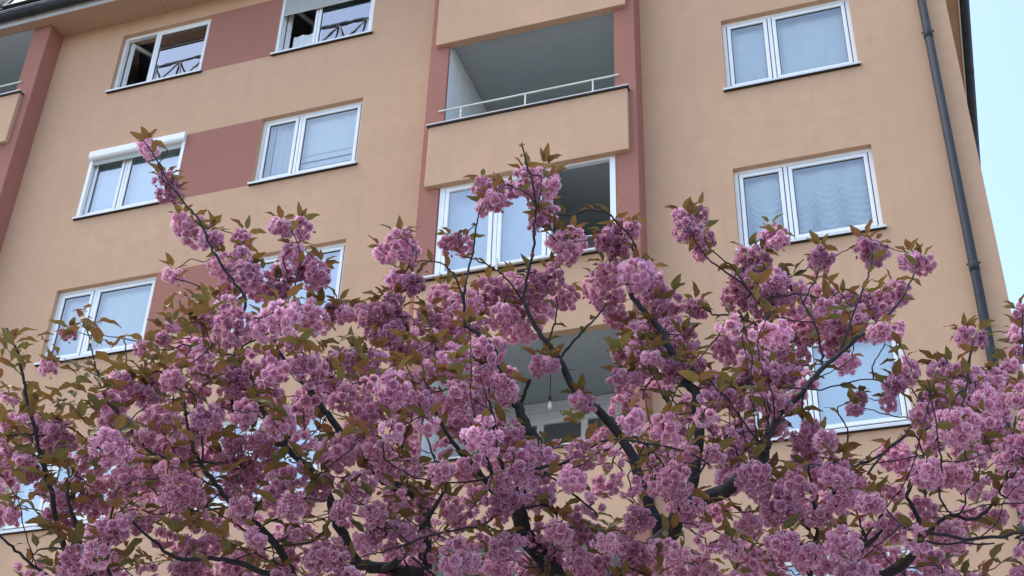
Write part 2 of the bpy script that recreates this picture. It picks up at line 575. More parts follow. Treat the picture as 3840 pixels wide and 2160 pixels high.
        curtain_folds(R[0] - .02, R[1] + E_, z0, z0 + .62, yc, .006, .3, 9).build('curtain', 'blind', win)
        curtain_folds(R[0] - .02, R[1] + E_, z0 + .64, z1 + .1, yc + .03, .006, .3, 10).build('curtain', 'blind', win)
    elif key == 'D3':
        gL = [L[0] + .12, L[1] - .04]
        swag_curtain(L[0] - .06, L[1] + .03, z0, z1 + .1, yc, gL, 1).build('curtain', 'net', win, smooth=True)
        gR = [R[0] - .10, R[0] + .30, R[0] + .66, R[0] + 1.12]
        swag_curtain(R[0] - .03, R[1] + .06, z0, z1 + .1, yc, gR, 2).build('curtain', 'net', win, smooth=True)
    elif key in ('D2', 'D1'):
        curtain_folds(L[0] - E_, L[1] + .02, z0, z1 + .1, yc, .004, .4, 15).build('blind', 'blind', win)
        curtain_folds(R[0] - .02, R[1] + E_, z0, z1 + .1, yc, .004, .4, 16).build('blind', 'blind', win)
    else:
        curtain_folds(L[0] - E_, L[1] + .02, z0, z1 + .1, yc, .012, .2, 11).build('curtain', 'net', win)
        curtain_folds(R[0] - .02, R[1] + E_, z0, z1 + .1, yc, .012, .22, 12).build('curtain', 'net', win)
    return win

WIN_LABEL = {
 'A5': 'top floor window with its narrow left sash open into a dark room',
 'B5': 'top floor window with grey roller shutter let down a little',
 'A4': 'window under a protruding white roller shutter box',
 'B4': 'window with vertical curtain strips and a slatted blind',
 'A3': 'window with pale closed blind, left of the red panel',
 'D4': 'upper window near the downpipe with flat pale curtains',
 'D3': 'window near the downpipe with gathered swag curtains',
 'D2': 'bright blue window near the downpipe behind blossom',
 'D1': 'lowest window near the downpipe, mostly behind blossom'}
for c in 'ABD':
    for f in FLOORS[c]:
        o = make_window(c, f)
        if c + str(f) in WIN_LABEL:
            o['label'] = WIN_LABEL[c + str(f)]

# ---- loggias
PAR_F, PAR_B = -0.45, -0.31
def par_bottom(f): return 13.33 + (f - 5) * FH + 0.0     # front edge of the parapet of storey f
BACK = 1.55
def loggia(x0, x1, f, first=False, ceiling=True):
    """parapet of storey f and the space above it"""
    zb = par_bottom(f); zt = zb + 1.125
    a, b = x0 - .205, x1 + .205
    par = BOX('parapet', 'beige', B, a, b, PAR_F, PAR_B - .002, zb, zt, bevel=0.008)
    cp = MB()
    cp.box(a - .03, b + .03, PAR_F - .045, PAR_B + .02, zt + .010, zt + .026)
    cp.build('cap', 'cap', par)
    BOX('shadow_strip', 'gasket', par, a - .02, b + .02, PAR_F - .030, PAR_B + .01, zt - .010, zt + .008)  # shade under the cap, put in as a black strip
    # interior: floor slab, side walls, back wall, ceiling
    zc = zb + FH + .11
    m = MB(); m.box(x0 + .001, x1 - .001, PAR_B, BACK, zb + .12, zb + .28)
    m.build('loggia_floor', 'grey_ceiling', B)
    m = MB()
    m.quad((x0 + .004, PF + .04, zb + .28), (x0 + .004, BACK, zb + .28), (x0 + .004, BACK, zc), (x0 + .004, PF + .04, zc))
    m.build('loggia_side_wall', 'white_wall', B)
    m = MB()
    m.quad((x1 - .004, PF + .04, zb + .28), (x1 - .004, PF + .04, zc), (x1 - .004, BACK, zc), (x1 - .004, BACK, zb + .28))
    m.build('loggia_side_wall', 'white_wall', B)
    m = MB()
    m.quad((x0, BACK, zb + .28), (x1, BACK, zb + .28), (x1, BACK, zc), (x0, BACK, zc))
    m.build('loggia_back_wall', 'white_wall', B)
    # window and door group on the back wall
    fr = MB()
    wx0, wx1, wz1 = x0 + .35, x1 - .35, zc - .30
    frame_rect(fr, wx0, wx1, zb + .30, wz1, .07, BACK - .05, BACK - .003)
    for k in (1, 2):
        xx = wx0 + (wx1 - wx0) * k / 3
        fr.box(xx - .05, xx + .05, BACK - .049, BACK - .004, zb + .37, wz1 - .07)
    dw = fr.build('balcony_door', 'pvc', B, bevel=.005)
    m = MB(); m.quad((wx0 + .06, BACK - .02, zb + .35), (wx1 - .06, BACK - .02, zb + .35), (wx1 - .06, BACK - .02, wz1 - .06), (wx0 + .06, BACK - .02, wz1 - .06))
    m.build('pane', 'glass', dw)
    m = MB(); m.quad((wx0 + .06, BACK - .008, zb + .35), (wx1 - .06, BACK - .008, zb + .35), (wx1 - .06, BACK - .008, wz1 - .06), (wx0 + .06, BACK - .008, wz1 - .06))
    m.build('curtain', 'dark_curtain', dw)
    tr = MB(); tr.box(x0 + .006, x1 - .006, BACK - .05, BACK - .004, zc - .17, zc - .13)
    tr.build('trim_moulding', 'white_wall', B)
    if ceiling:
        return par, zt, zc
    return par, zt, zc

def railing(x0, x1, zt, posts, par):
    m = MB()
    yr = PAR_F + .07
    m.box(x0, x1, yr - .013, yr + .013, zt + .329, zt + .354)
    rl = m.build('railing', 'rail', B, bevel=.006)
    for px in posts:
        BOX('post', 'rail', rl, px - .011, px + .011, yr - .011, yr + .011, zt + .026, zt + .325)
    return rl

LX0, LX1 = P_C1[1], P_C2[0]
for f in (6, 5, 4, 3, 2):
    par, zt, zc = loggia(LX0, LX1, f)
    if f in (5, 6):
        railing(LX0 - .10, LX1 + .08, zt, (LX0 + .27, LX0 + 1.29, LX0 + 2.33), par)
    if f == 4:
        # glazed loggia: three sashes, the right one open
        gf = MB(); zg0, zg1 = zt + .027, zc - .11 + .055
        x0, x1 = LX0 + .012, LX1 - .012
        yg = PAR_F + .10
        frame_rect(gf, x0, x1, zg0, zg1, .085, yg, yg + .08)
        w3 = (x1 - x0) / 3
        xa, xb = x0 + w3, x0 + 2 * w3 - .08
        for xx in (xa, xb):
            gf.box(xx - .03, xx + .03, yg + .002, yg + .078, zg0 + .085, zg1 - .085)
        gw = gf.build('loggia_window', 'pvc', B, bevel=.006)
        gw['label'] = 'white framed loggia glazing, its right bay open and dark'
        for a, b in ((x0 + .085, xa - .03), (xa + .03, xb - .03)):
            za, zb = zg0 + .085, zg1 - .085
            gm = MB(); frame_rect(gm, a + .002, b - .002, za + .002, zb - .002, .014, yg + .012, yg + .05)
            gm.build('gasket', 'gasket', gw)
            sm = MB(); frame_rect(sm, a + .010, b - .010, za + .010, zb - .010, .058, yg - .010, yg + .06)
            sm.build('sash', 'pvc', gw, bevel=.006)
            pm = MB(); pm.quad((a + .06, yg + .02, za + .06), (b - .06, yg + .02, za + .06), (b - .06, yg + .02, zb - .06), (a + .06, yg + .02, zb - .06))
            pm.build('pane', 'glass', gw)
            curtain_folds(a, b, zg0 + .05, zg1 - .02, yg + .26, .006, .3, 21).build('curtain', 'net', gw)
        BOX('sill', 'sill', gw, P_C1[0] + .03, P_C2[1] - .05, PAR_F - .09, PAR_F - .046, zt + .0, zt + .03)
        for px in (LX0 - .2, LX0 + 1.02, LX0 + 2.1):
            BOX('clothes_line_hook', 'rail', gw, px - .012, px + .012, PAR_F - .14, PAR_F - .091, zt - .10, zt + .10)
# ceilings of the central loggias
for f in (6, 5, 4, 3, 2):
    pass
for f in (5,):
    par, zt, zc = loggia(LOG_L[0], LOG_L[1], 6)
    railing(LOG_L[0] - .10, LOG_L[1] + .1, zt, (LOG_L[0] + .5, LOG_L[0] + 1.5, LOG_L[1] - .42), par)
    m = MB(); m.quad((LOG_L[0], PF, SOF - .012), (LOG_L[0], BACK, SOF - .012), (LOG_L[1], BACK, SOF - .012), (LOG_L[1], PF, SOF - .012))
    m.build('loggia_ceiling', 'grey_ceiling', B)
for f in (5, 4, 3, 2):
    zb = par_bottom(f); zt = zb + 1.125
    if f >= 4:
        loggia(LOG_L[0], LOG_L[1], f)

# ---- eaves: soffit boards, gutters, roof
EF, ES = -0.56, 1.62          # front and side edge of the soffit
xj = -30.0
joints = [-30, -26.2, -22.4, -18.6, -14.9, -12.05, -9.2, -5.4, -1.6, ES]
for a, b in zip(joints[:-1], joints[1:]):
    m = MB(); m.box(a + .004, b - .004, EF, 0.0 if b < ES else 0.0, SOF, SOF + .03)
    m.build('soffit_board', 'soffit', B)
ysj = [0, 1.9, 4.1, 6.3, 8.4, DEEP + .5]
for a, b in zip(ysj[:-1], ysj[1:]):
    m = MB(); m.box(CORNER, ES, a + .004, b - .004, SOF, SOF + .03)
    m.build('soffit_board', 'soffit', B)
fa = MB()
fa.box(-30, ES + .025, EF - .025, EF - .001, SOF - .03, SOF + .20)
fa.box(ES + .001, ES + .025, EF, DEEP + .5, SOF - .03, SOF + .20)
fa.build('fascia', 'cap', B)
def gutter(pts, name):
    m = MB(); n = 10; r = .085
    a, b = Vector(pts[0]), Vector(pts[1])
    d = (b - a).normalized(); side = Vector((d.y, -d.x, 0))
    for rr, flip in ((r, False), (r - .006, True)):
        i0 = len(m.v)
        for p in (a, b):
            for k in range(n + 1):
                t = math.pi * k / n
                m.v.append(tuple(p + side * (math.cos(t) * rr) - Vector((0, 0, math.sin(t) * rr))))
        for k in range(n):
            q = (i0 + k, i0 + k + 1, i0 + n + 2 + k, i0 + n + 1 + k)
            m.f.append(q if flip else q[::-1])
    o = m.build(name, 'pipe', B, smooth=True)
    for p in (a, b): pass
    bead = MB(); bead.bar(a + side * r, b + side * r, .011, 6)
    bead.build('rim', 'pipe', o)
    L = (b - a).length
    k = 0.9
    while k < L:
        c = a + d * k
        sm = MB()
        pts2 = [c + side * (math.cos(math.pi * q / 8) * (r + .004)) - Vector((0, 0, math.sin(math.pi * q / 8) * (r + .004))) for q in range(9)]
        sm.tube(pts2, [.012] * 9, 4)
        sm.build('gutter_strap', 'pipe', o)
        k += 2.9
    return o
gutter(((-30, EF - .115, SOF + .16), (ES + .11, EF - .115, SOF + .16)), 'gutter')
gutter(((ES + .115, EF - .11, SOF + .16), (ES + .115, DEEP + .5, SOF + .16)), 'gutter')

# steep roof with tile courses, snow guard and roof window at the far end
RP = math.radians(66)
rz0, ry0 = SOF + .17, EF - .02
def rp(x, s, h=0.0):
    """point on the roof slope: s metres up the slope, h metres off it"""
    return (x, ry0 + s * math.cos(RP) - h * math.sin(RP), rz0 + s * math.sin(RP) + h * math.cos(RP))
m = MB()
m.quad(rp(-30, 0), rp(ES, 0), rp(ES - 1.2, 3.0), rp(-30, 3.0))
sx = ES + .02
m.quad((sx, ry0, rz0), (sx, DEEP + .5, rz0), (sx - 1.2, DEEP - .8, rz0 + 2.74), (sx - 1.2, ry0 + 1.2, rz0 + 2.74))
top = rz0 + 2.74
m.quad((-30, ry0 + 1.2, top), (sx - 1.2, ry0 + 1.2, top), (sx - 1.2, DEEP - .8, top), (-30, DEEP - .8, top))
roof = m.build('roof', 'roof', B)
tile_mesh = None
for r in range(4):
    for c in range(34):
        x = -17.2 + c * .30 + (.15 if r % 2 else 0)
        if tile_mesh is None:
            mb = MB()
            base = Vector(rp(0, 0))
            prof = [(-.15, .0), (-.09, .028), (0, .036), (.09, .028), (.148, .0)]
            for s_, hh in ((0, .02), (.36, .0)):
                for dx, h in prof:
                    p = Vector(rp(dx, s_, h + hh)) - base
                    mb.v.append(tuple(p))
            for k in range(4):
                mb.f.append((k, k + 1, k + 6, k + 5))
            mb.f.append((0, 5, 9, 4, 3, 2, 1)[:7]) if False else None
            mb.f = [q for q in mb.f if q]
            t0 = mb.build('roof_tile', 'roof', roof, smooth=False)
            tile_mesh = t0.data
            t0.location = rp(x, .03 + r * .33)
        else:
            t = bpy.data.objects.new('roof_tile', tile_mesh)
            col.objects.link(t); t.parent = roof
            t.location = rp(x, .03 + r * .33)
for s_, h in ((.10, .10), (.19, .13)):
    m = MB(); m.bar(rp(-17.3, s_, h), rp(-6.8, s_, h), .016, 6)
    m.build('snow_guard_rail', 'galvanised', roof, smooth=True)
for k in range(8):
    x = -16.9 + k * 1.42
    m = MB(); m.tube([rp(x, .04, .02), rp(x, .10, .14), rp(x, .26, .15), rp(x, .30, .03)], [.016] * 4, 5)
    m.build('snow_guard_bracket', 'galvanised', roof)
for x in (-15.62, -11.4):
    m = MB()
    i = len(m.v)
    def slab(mb, a, b, s0, s1, h0, h1):
        i = len(mb.v)
        for h in (h0, h1):
            for s in (s0, s1):
                for xx in (a, b):
                    mb.v.append(rp(xx, s, h))
        for q in ((0, 2, 3, 1), (4, 5, 7, 6), (0, 1, 5, 4), (2, 6, 7, 3), (0, 4, 6, 2), (1, 3, 7, 5)):
            mb.f.append(tuple(i + k for k in q))
    slab(m, x, x + .07, .62, 1.6, .03, .12); slab(m, x + .78, x + .85, .62, 1.6, .03, .12)
    slab(m, x + .07, x + .78, .62, .69, .03, .12); slab(m, x + .07, x + .78, 1.53, 1.6, .03, .12)
    rw = m.build('roof_window', 'pipe', roof)
    m = MB(); m.quad(rp(x + .06, .68, .10), rp(x + .79, .68, .10), rp(x + .79, 1.54, .10), rp(x + .06, 1.54, .10))
    m.build('pane', 'clear_glass', rw)

# ---- downpipe
def pipe(x, y, z0, z1, r):
    m = MB(); m.tube([(x, y, z0), (x, y, z1)], [r, r], 14)
    return m
PX = 0.80
dp = pipe(PX, -.10, 0.2, SOF + .02, .058).build('downpipe', 'pipe', B, smooth=True)
for z in (17.4, 14.66, 10.80, 7.4, 4.4):
    m = MB(); m.tube([(PX, -.10, z - .10), (PX, -.10, z + .03)], [.0625, .0625], 14); m.build('collar', 'pipe', dp, smooth=True)
    m = MB(); m.bar((PX + .055, -.10, z + .03), (PX + .055, 0.02, z + .03), .012); m.bar((PX - .08, -.085, z + .03), (PX + .085, -.085, z + .03), .013)
    m.build('bracket', 'pipe', dp)

# ---- bulb hanging in the open loggia
bz = par_bottom(3) + FH + .12
Bl = empty('hanging_bulb', (-4.80, .62, bz))
tag(Bl, 'bare white bulb on a black wire under the loggia ceiling behind the blossom', 'light bulb')
m = MB(); m.tube([(0, 0, 0), (.004, 0, -.25), (0, 0, -.47)], [.006] * 3, 5); m.build('wire', 'wire', Bl)
m = MB(); m.tube([(0, 0, -.46), (0, 0, -.53)], [.02, .021], 8); m.build('socket', 'wire', Bl)
m = MB(); m.tube([(0, 0, -.53), (0, 0, -.56), (0, 0, -.60), (0, 0, -.635), (0, 0, -.655)], [.016, .026, .035, .028, .008], 12)
m.build('glass_bulb', 'bulb', Bl, smooth=True)

# ------------------------------------------------------------------ tower crane across the street (seen mirrored in the top windows)
K = empty('tower_crane', (-52, -26, 0))
tag(K, 'dark lattice crane jib mirrored in the panes of the top floor windows', 'crane')
m = MB()
def lattice(mb, a, b, wd, ht, step, r):
    a, b = Vector(a), Vector(b); d = (b - a); L = d.length; d.normalize()
    up = Vector((0, 0, 1)) if abs(d.z) < .5 else Vector((0, 1, 0)); sd_ = d.cross(up)
    ch = [sd_ * wd / 2, -sd_ * wd / 2, up * ht]
    for c_ in ch: mb.bar(a + c_, b + c_, r, 5)
    n = int(L / step)
    for k in range(n):
        p, q, mid_ = a + d * k * step, a + d * (k + 1) * step, a + d * (k + .5) * step
        for c_ in ch[:2]:
            mb.bar(p + c_, mid_ + ch[2], r * .6, 4); mb.bar(mid_ + ch[2], q + c_, r * .6, 4)
        mb.bar(p + ch[0], q + ch[1], r * .5, 4)
lattice(m, (-6, 0, 44.9), (38, 0, 44.9), 1.3, 1.9, 1.45, .085)
m.build('jib', 'steel', K)
m = MB(); lattice(m, (0, -.8, 0), (0, -.8, 45), 1.6, 1.6, 2.2, .09); m.build('mast', 'steel', K)
m = MB(); m.bar((0, 0, 44.9), (0, 0, 51), .2, 5); m.bar((0, 0, 51), (26, 0, 47.2), .05, 4); m.bar((0, 0, 51), (-6, 0, 45), .05, 4)
m.build('tie_bar', 'steel', K)
m = MB(); m.box(-6.5, -4.2, -.8, .8, 41.8, 43.5); m.build('counterweight', 'room', K)

# ------------------------------------------------------------------ the cherry tree
def at(x, y, depth):
    """point seen at pixel x, y of the 3840 wide photograph, depth metres along the view axis"""
    d = RM @ Vector(((x - 1920) / FPX, 1.0, -(y - 1080) / FPX))
    return CAM + d * depth

base = at(2060, 2900, 5.35)
T = empty('cherry_tree', (base.x, base.y, 0))
tag(T, 'flowering cherry tree with dense pink blossom and bronze leaves in front of the facade', 'tree')
ORG = Vector((base.x, base.y, 0))

skeleton = []       # (point, radius)
def smooth_path(pts, per=5):
    out = []
    P = [pts[0]] + pts + [pts[-1]]
    for i in range(1, len(P) - 2):
        for k in range(per):
            t = k / per
            a, b, c, d = P[i - 1], P[i], P[i + 1], P[i + 2]
            out.append(0.5 * ((2 * b) + (c - a) * t + (2 * a - 5 * b + 4 * c - d) * t * t + (3 * b - a - 3 * c + d) * t ** 3))
    out.append(pts[-1])
    return out

twig_mesh_rest = MB()
n_branch = [0]
def add_branch(pts, r0, r1, name, jitter=0.0, seg=None, reg=True, knots=0.0):
    path = smooth_path(pts, 5 if len(pts) > 2 else 6)
    n = len(path)
    rads = []
    for i, p in enumerate(path):
        t = i / (n - 1)
        r = r0 + (r1 - r0) * t
        if knots: r *= 1 + knots * rnd.uniform(-1, 1)
        if jitter and 0 < i < n - 1:
            path[i] = p + Vector((rnd.gauss(0, jitter), rnd.gauss(0, jitter), rnd.gauss(0, jitter)))
        rads.append(r)
    if reg:
        for i, p in enumerate(path):
            skeleton.append((p.copy(), rads[i]))
    sides = seg or (10 if r0 > .02 else 6 if r0 > .006 else 5)
    if n_branch[0] < 300:
        m = MB(); m.tube([p - ORG for p in path], rads, sides)
        o = m.build(name, 'bark', T, smooth=True)
        n_branch[0] += 1
    else:
        twig_mesh_rest.tube([p - ORG for p in path], rads, 4)
    return path

def pxr(px, depth): return px / 2 * depth / FPX     # native pixel width -> radius

# trunk from the ground to the crown
fork = at(2060, 2520, 5.35)
add_branch([Vector((base.x, base.y, -.1)), Vector((base.x + .02, base.y, .5)), Vector((base.x - .03, base.y + .02, 1.3)), at(2060, 2700, 5.35), fork], .17, .115, 'trunk', knots=.05)

def limb(pix, w0, w1, d0, d1, start=None, name='limb', knots=.05, jitter=.004):
    n = len(pix)
    pts = [at(x, y, d0 + (d1 - d0) * i / max(1, n - 1)) for i, (x, y) in enumerate(pix)]
    if start is not None: pts = [start] + pts
    return add_branch(pts, .82 * pxr(w0, d0), .85 * pxr(w1, d1), name, jitter * .6, knots=knots)

# main limbs
limb([(2115, 2300), (2088, 2160), (2032, 2086), (1968, 2000), (1945, 1890), (1950, 1844), (1995, 1750), (2024, 1680), (1987, 1620), (1942, 1527), (1914, 1470), (1873, 1360), (1836, 1285), (1799, 1255), (1743, 1222)], 105, 14, 5.2, 5.5, fork)
limb([(1960, 1930), (1892, 1905), (1836, 1825), (1780, 1750), (1698, 1657), (1640, 1560), (1600, 1440)], 40, 10, 5.15, 4.9)
limb([(1950, 1900), (1914, 1862), (1880, 1740), (1854, 1639), (1840, 1540), (1830, 1440)], 22, 8, 5.2, 5.3)
limb([(1880, 1860), (1817, 1713), (1765, 1620), (1735, 1527), (1713, 1464), (1690, 1415), (1649, 1322), (1620, 1250)], 26, 9, 5.2, 5.6)
limb([(2180, 2330), (2330, 2160), (2440, 2060), (2516, 1995), (2560, 1900), (2695, 1851), (2800, 1780), (2855, 1720), (2875, 1660)], 112, 44, 5.2, 5.0, fork)
limb([(2480, 2030), (2440, 1900), (2397, 1795), (2367, 1706), (2290, 1590), (2159, 1464), (2106, 1360), (2058, 1296), (1995, 1210), (1960, 1120)], 60, 16, 5.25, 5.6)
limb([(2560, 1930), (2600, 1800), (2620, 1640), (2613, 1546), (2609, 1471), (2572, 1434), (2546, 1360), (2500, 1290), (2468, 1225), (2404, 1155), (2367, 1106), (2350, 1060)], 58, 18, 5.3, 5.7)
limb([(2862, 1700), (2882, 1640), (2920, 1560), (2992, 1490), (3059, 1408), (3141, 1333), (3215, 1266), (3290, 1218), (3364, 1147), (3400, 1090)], 40, 9, 5.0, 5.2)
limb([(2800, 1800), (2840, 1720), (2868, 1600), (2868, 1400), (2872, 1240), (2885, 1150), (2900, 1080)], 34, 12, 5.3, 5.7)
limb([(2992, 1490), (3059, 1408), (3081, 1374), (3077, 1304), (3051, 1210), (3010, 1132), (3000, 1080)], 16, 7, 5.05, 5.3)
limb([(2260, 2360), (2700, 2330), (3000, 2270), (3178, 2160), (3171, 2030), (3152, 1926), (3120, 1820)], 85, 22, 5.2, 4.9, fork)
limb([(3150, 2200), (3327, 2150), (3402, 2104), (3454, 2030), (3440, 1940), (3400, 1860)], 58, 14, 5.0, 4.8)
limb([(3178, 2140), (3186, 2104), (3253, 2041), (3327, 1985), (3439, 1985), (3625, 2019), (3840, 1996), (3960, 1970)], 26, 12, 4.95, 4.6)
limb([(3330, 1995), (3346, 2015), (3514, 2037), (3730, 2037)], 16, 7, 4.9, 4.7)
limb([(3454, 2020), (3551, 1937), (3663, 1944), (3737, 1862), (3782, 1750), (3793, 1657), (3810, 1560)], 22, 8, 4.9, 5.2)
limb([(3000, 2290), (3040, 2160), (3063, 1985), (3044, 1844), (3030, 1740)], 24, 10, 5.0, 4.8)
limb([(3253, 2041), (3223, 1955), (3204, 1873), (3190, 1800)], 12, 6, 4.95, 4.9)
limb([(3152, 1926), (3193, 1769), (3290, 1713), (3338, 1676), (3420, 1600)], 18, 8, 5.0, 5.1)
limb([(3253, 1780), (3320, 1695), (3420, 1631), (3465, 1706)], 12, 7, 5.05, 5.2)
limb([(3400, 1860), (3465, 1706), (3506, 1657), (3573, 1590), (3622, 1470), (3640, 1320)], 14, 6, 5.0, 5.2)
limb([(1980, 2400), (1700, 2330), (1600, 2200), (1594, 1937), (1538, 1840), (1463, 1818), (1407, 1762), (1333, 1695), (1277, 1620), (1217, 1538), (1154, 1453), (1098, 1393), (1040, 1310)], 80, 14, 5.25, 5.5, fork)
limb([(1590, 2150), (1440, 2130), (1340, 2110), (1295, 2022), (1250, 1930), (1221, 1836), (1120, 1720), (1020, 1620), (982, 1540), (950, 1440), (905, 1300)], 62, 14, 5.1, 5.4)
limb([(1440, 2140), (1540, 2060), (1600, 1950), (1660, 1850)], 40, 16, 5.1, 4.8)
limb([(1340, 2110), (1150, 2220), (1050, 2060), (960, 1967), (894, 1918), (820, 1829), (749, 1732), (708, 1620), (690, 1500)], 46, 10, 5.0, 5.0)
limb([(1100, 2180), (909, 2119), (820, 2097), (663, 2093), (552, 2008), (470, 1930)], 30, 9, 4.9, 4.8)
limb([(1150, 2230), (760, 2260), (360, 2210), (335, 2160), (298, 2022), (265, 1900), (250, 1800)], 44, 12, 4.9, 4.9)
limb([(420, 2235), (287, 2160), (242, 2049), (209, 1937), (186, 1829), (164, 1750), (140, 1660), (97, 1471), (89, 1423), (71, 1333), (48, 1281), (20, 1230)], 34, 7, 4.95, 5.0)
limb([(300, 2220), (160, 2149), (75, 2078), (0, 2011), (-80, 1950)], 18, 8, 4.9, 4.8)
limb([(470, 2240), (410, 2160), (408, 1993), (430, 1880)], 22, 9, 4.9, 4.7)
limb([(950, 1440), (880, 1560), (870, 1420), (890, 1250), (920, 1130), (870, 1050), (801, 942), (768, 875), (745, 820), (697, 764), (648, 704), (600, 625), (560, 560), (540, 530)], 18, 5, 5.35, 5.5, knots=.08)
limb([(757, 1740), (757, 1620), (720, 1480), (640, 1390)], 12, 6, 5.0, 5.1)
limb([(839, 1736), (671, 1728), (552, 1687), (480, 1600), (400, 1500), (373, 1427), (354, 1348), (335, 1274), (317, 1210)], 14, 5, 5.0, 5.1)
# finer branches that stand clear of the blossom
FINE = [
 ([(905, 1300), (1000, 1250), (1102, 1190), (1102, 1080), (1125, 990), (1120, 920), (1105, 887), (1085, 850)], 10, 5, 5.4, 5.5),
 ([(1960, 1120), (1980, 1024), (2000, 931), (2002, 857), (2008, 782), (1998, 689), (1976, 615), (1957, 545)], 15, 7, 5.6, 5.65),
 ([(2008, 760), (1980, 730), (1942, 708), (1900, 690)], 8, 5, 5.62, 5.6),
 ([(2008, 790), (2017, 778), (2028, 708), (2030, 670)], 8, 5, 5.62, 5.6),
 ([(2350, 1060), (2398, 1020), (2390, 950), (2371, 898), (2311, 831), (2274, 797), (2229, 788), (2181, 793), (2136, 808), (2091, 808)], 12, 7, 5.7, 5.65),
 ([(1743, 1229), (1740, 1140), (1724, 1080), (1709, 1043), (1675, 1002), (1631, 980), (1556, 980)], 11, 6, 5.5, 5.45),
 ([(1960, 1130), (1892, 1036), (1854, 1010), (1798, 980), (1739, 961)], 10, 6, 5.6, 5.5),
 ([(1743, 1229), (1743, 1080), (1772, 950), (1784, 857), (1795, 805), (1810, 760)], 12, 6, 5.5, 5.6),
 ([(2885, 1180), (2800, 1080), (2732, 1028), (2688, 995), (2647, 961), (2609, 905), (2590, 860)], 11, 6, 5.65, 5.6),
 ([(2800, 1080), (2751, 1006), (2695, 961), (2650, 916), (2640, 880)], 9, 5, 5.65, 5.6),
 ([(3150, 1320), (3200, 1180), (3238, 1080), (3256, 1032), (3264, 987), (3270, 940)], 11, 8, 5.2, 5.4),
 ([(3364, 1147), (3402, 1080), (3428, 1024), (3436, 990)], 10, 8, 5.2, 5.4),
 ([(3010, 1140), (3059, 1039), (3070, 998), (3080, 970)], 9, 7, 5.3, 5.4),
 ([(3440, 1630), (3540, 1560), (3588, 1482), (3622, 1453), (3629, 1378), (3644, 1311), (3650, 1270)], 12, 9, 5.0, 5.2),
 ([(2103, 1341), (2129, 1304), (2181, 1248), (2218, 1210), (2255, 1166), (2275, 1140)], 14, 8, 5.6, 5.65),
 ([(2058, 1284), (2058, 1274), (2080, 1210), (2088, 1155), (2085, 1110)], 10, 7, 5.6, 5.6),
 ([(2872, 1240), (2807, 1203), (2740, 1181), (2684, 1181), (2654, 1166), (2620, 1150)], 11, 7, 5.6, 5.6),
 ([(1950, 1527), (1965, 1482), (1983, 1434), (1988, 1428)], 18, 15, 5.5, 5.45),
 ([(2572, 1449), (2524, 1427), (2486, 1408), (2453, 1415), (2423, 1453), (2410, 1500)], 13, 6, 5.65, 5.55),
 ([(870, 1160), (745, 1073), (667, 1047), (650, 1040)], 7, 5, 5.4, 5.4),
 ([(870, 1330), (708, 1296), (634, 1311), (559, 1311), (530, 1305)], 8, 5, 5.35, 5.3),
 ([(3900, 1700), (3870, 1500), (3845, 1350), (3835, 1230), (3832, 1160)], 14, 6, 5.0, 5.1),
 ([(2880, 1579), (2900, 1460), (3080, 1460), (3250, 1420), (3340, 1450)], 10, 5, 5.1, 5.0),
 ([(3140, 1930), (3180, 1640), (3140, 1540), (3195, 1500)], 9, 5, 5.1, 5.0),
 ([(2600, 1800), (2720, 1640), (2780, 1600), (2770, 1540)], 12, 6, 5.3, 5.2),
 ([(1920, 1760), (1850, 1790), (1700, 1810), (1560, 1790), (1440, 1720)], 12, 6, 5.0, 4.8),
 ([(1990, 1760), (2100, 1740), (2190, 1690), (2290, 1650), (2420, 1660), (2560, 1690), (2660, 1740)], 16, 7, 5.1, 4.8),
 ([(2040, 1770), (2120, 1830), (2190, 1890), (2240, 1930)], 9, 5, 5.1, 4.9),
 ([(1944, 1905), (2060, 1900), (2090, 1960), (2070, 2040)], 14, 7, 5.15, 5.0),
 ([(1500, 2049), (1620, 2010), (1740, 1980), (1810, 1967), (1900, 1900)], 12, 10, 4.7, 4.9),
 ([(1640, 2170), (1500, 2049), (1440, 1990), (1380, 1960)], 12, 6, 4.8, 4.7),
 ([(2240, 1930), (2150, 1850), (2110, 1790), (2000, 1780), (1930, 1790)], 9, 5, 5.0, 4.9),
]
for pix, w0, w1, d0, d1 in FINE:
    limb(pix, w0, w1, d0, d1, name='branch', knots=.07, jitter=.003)

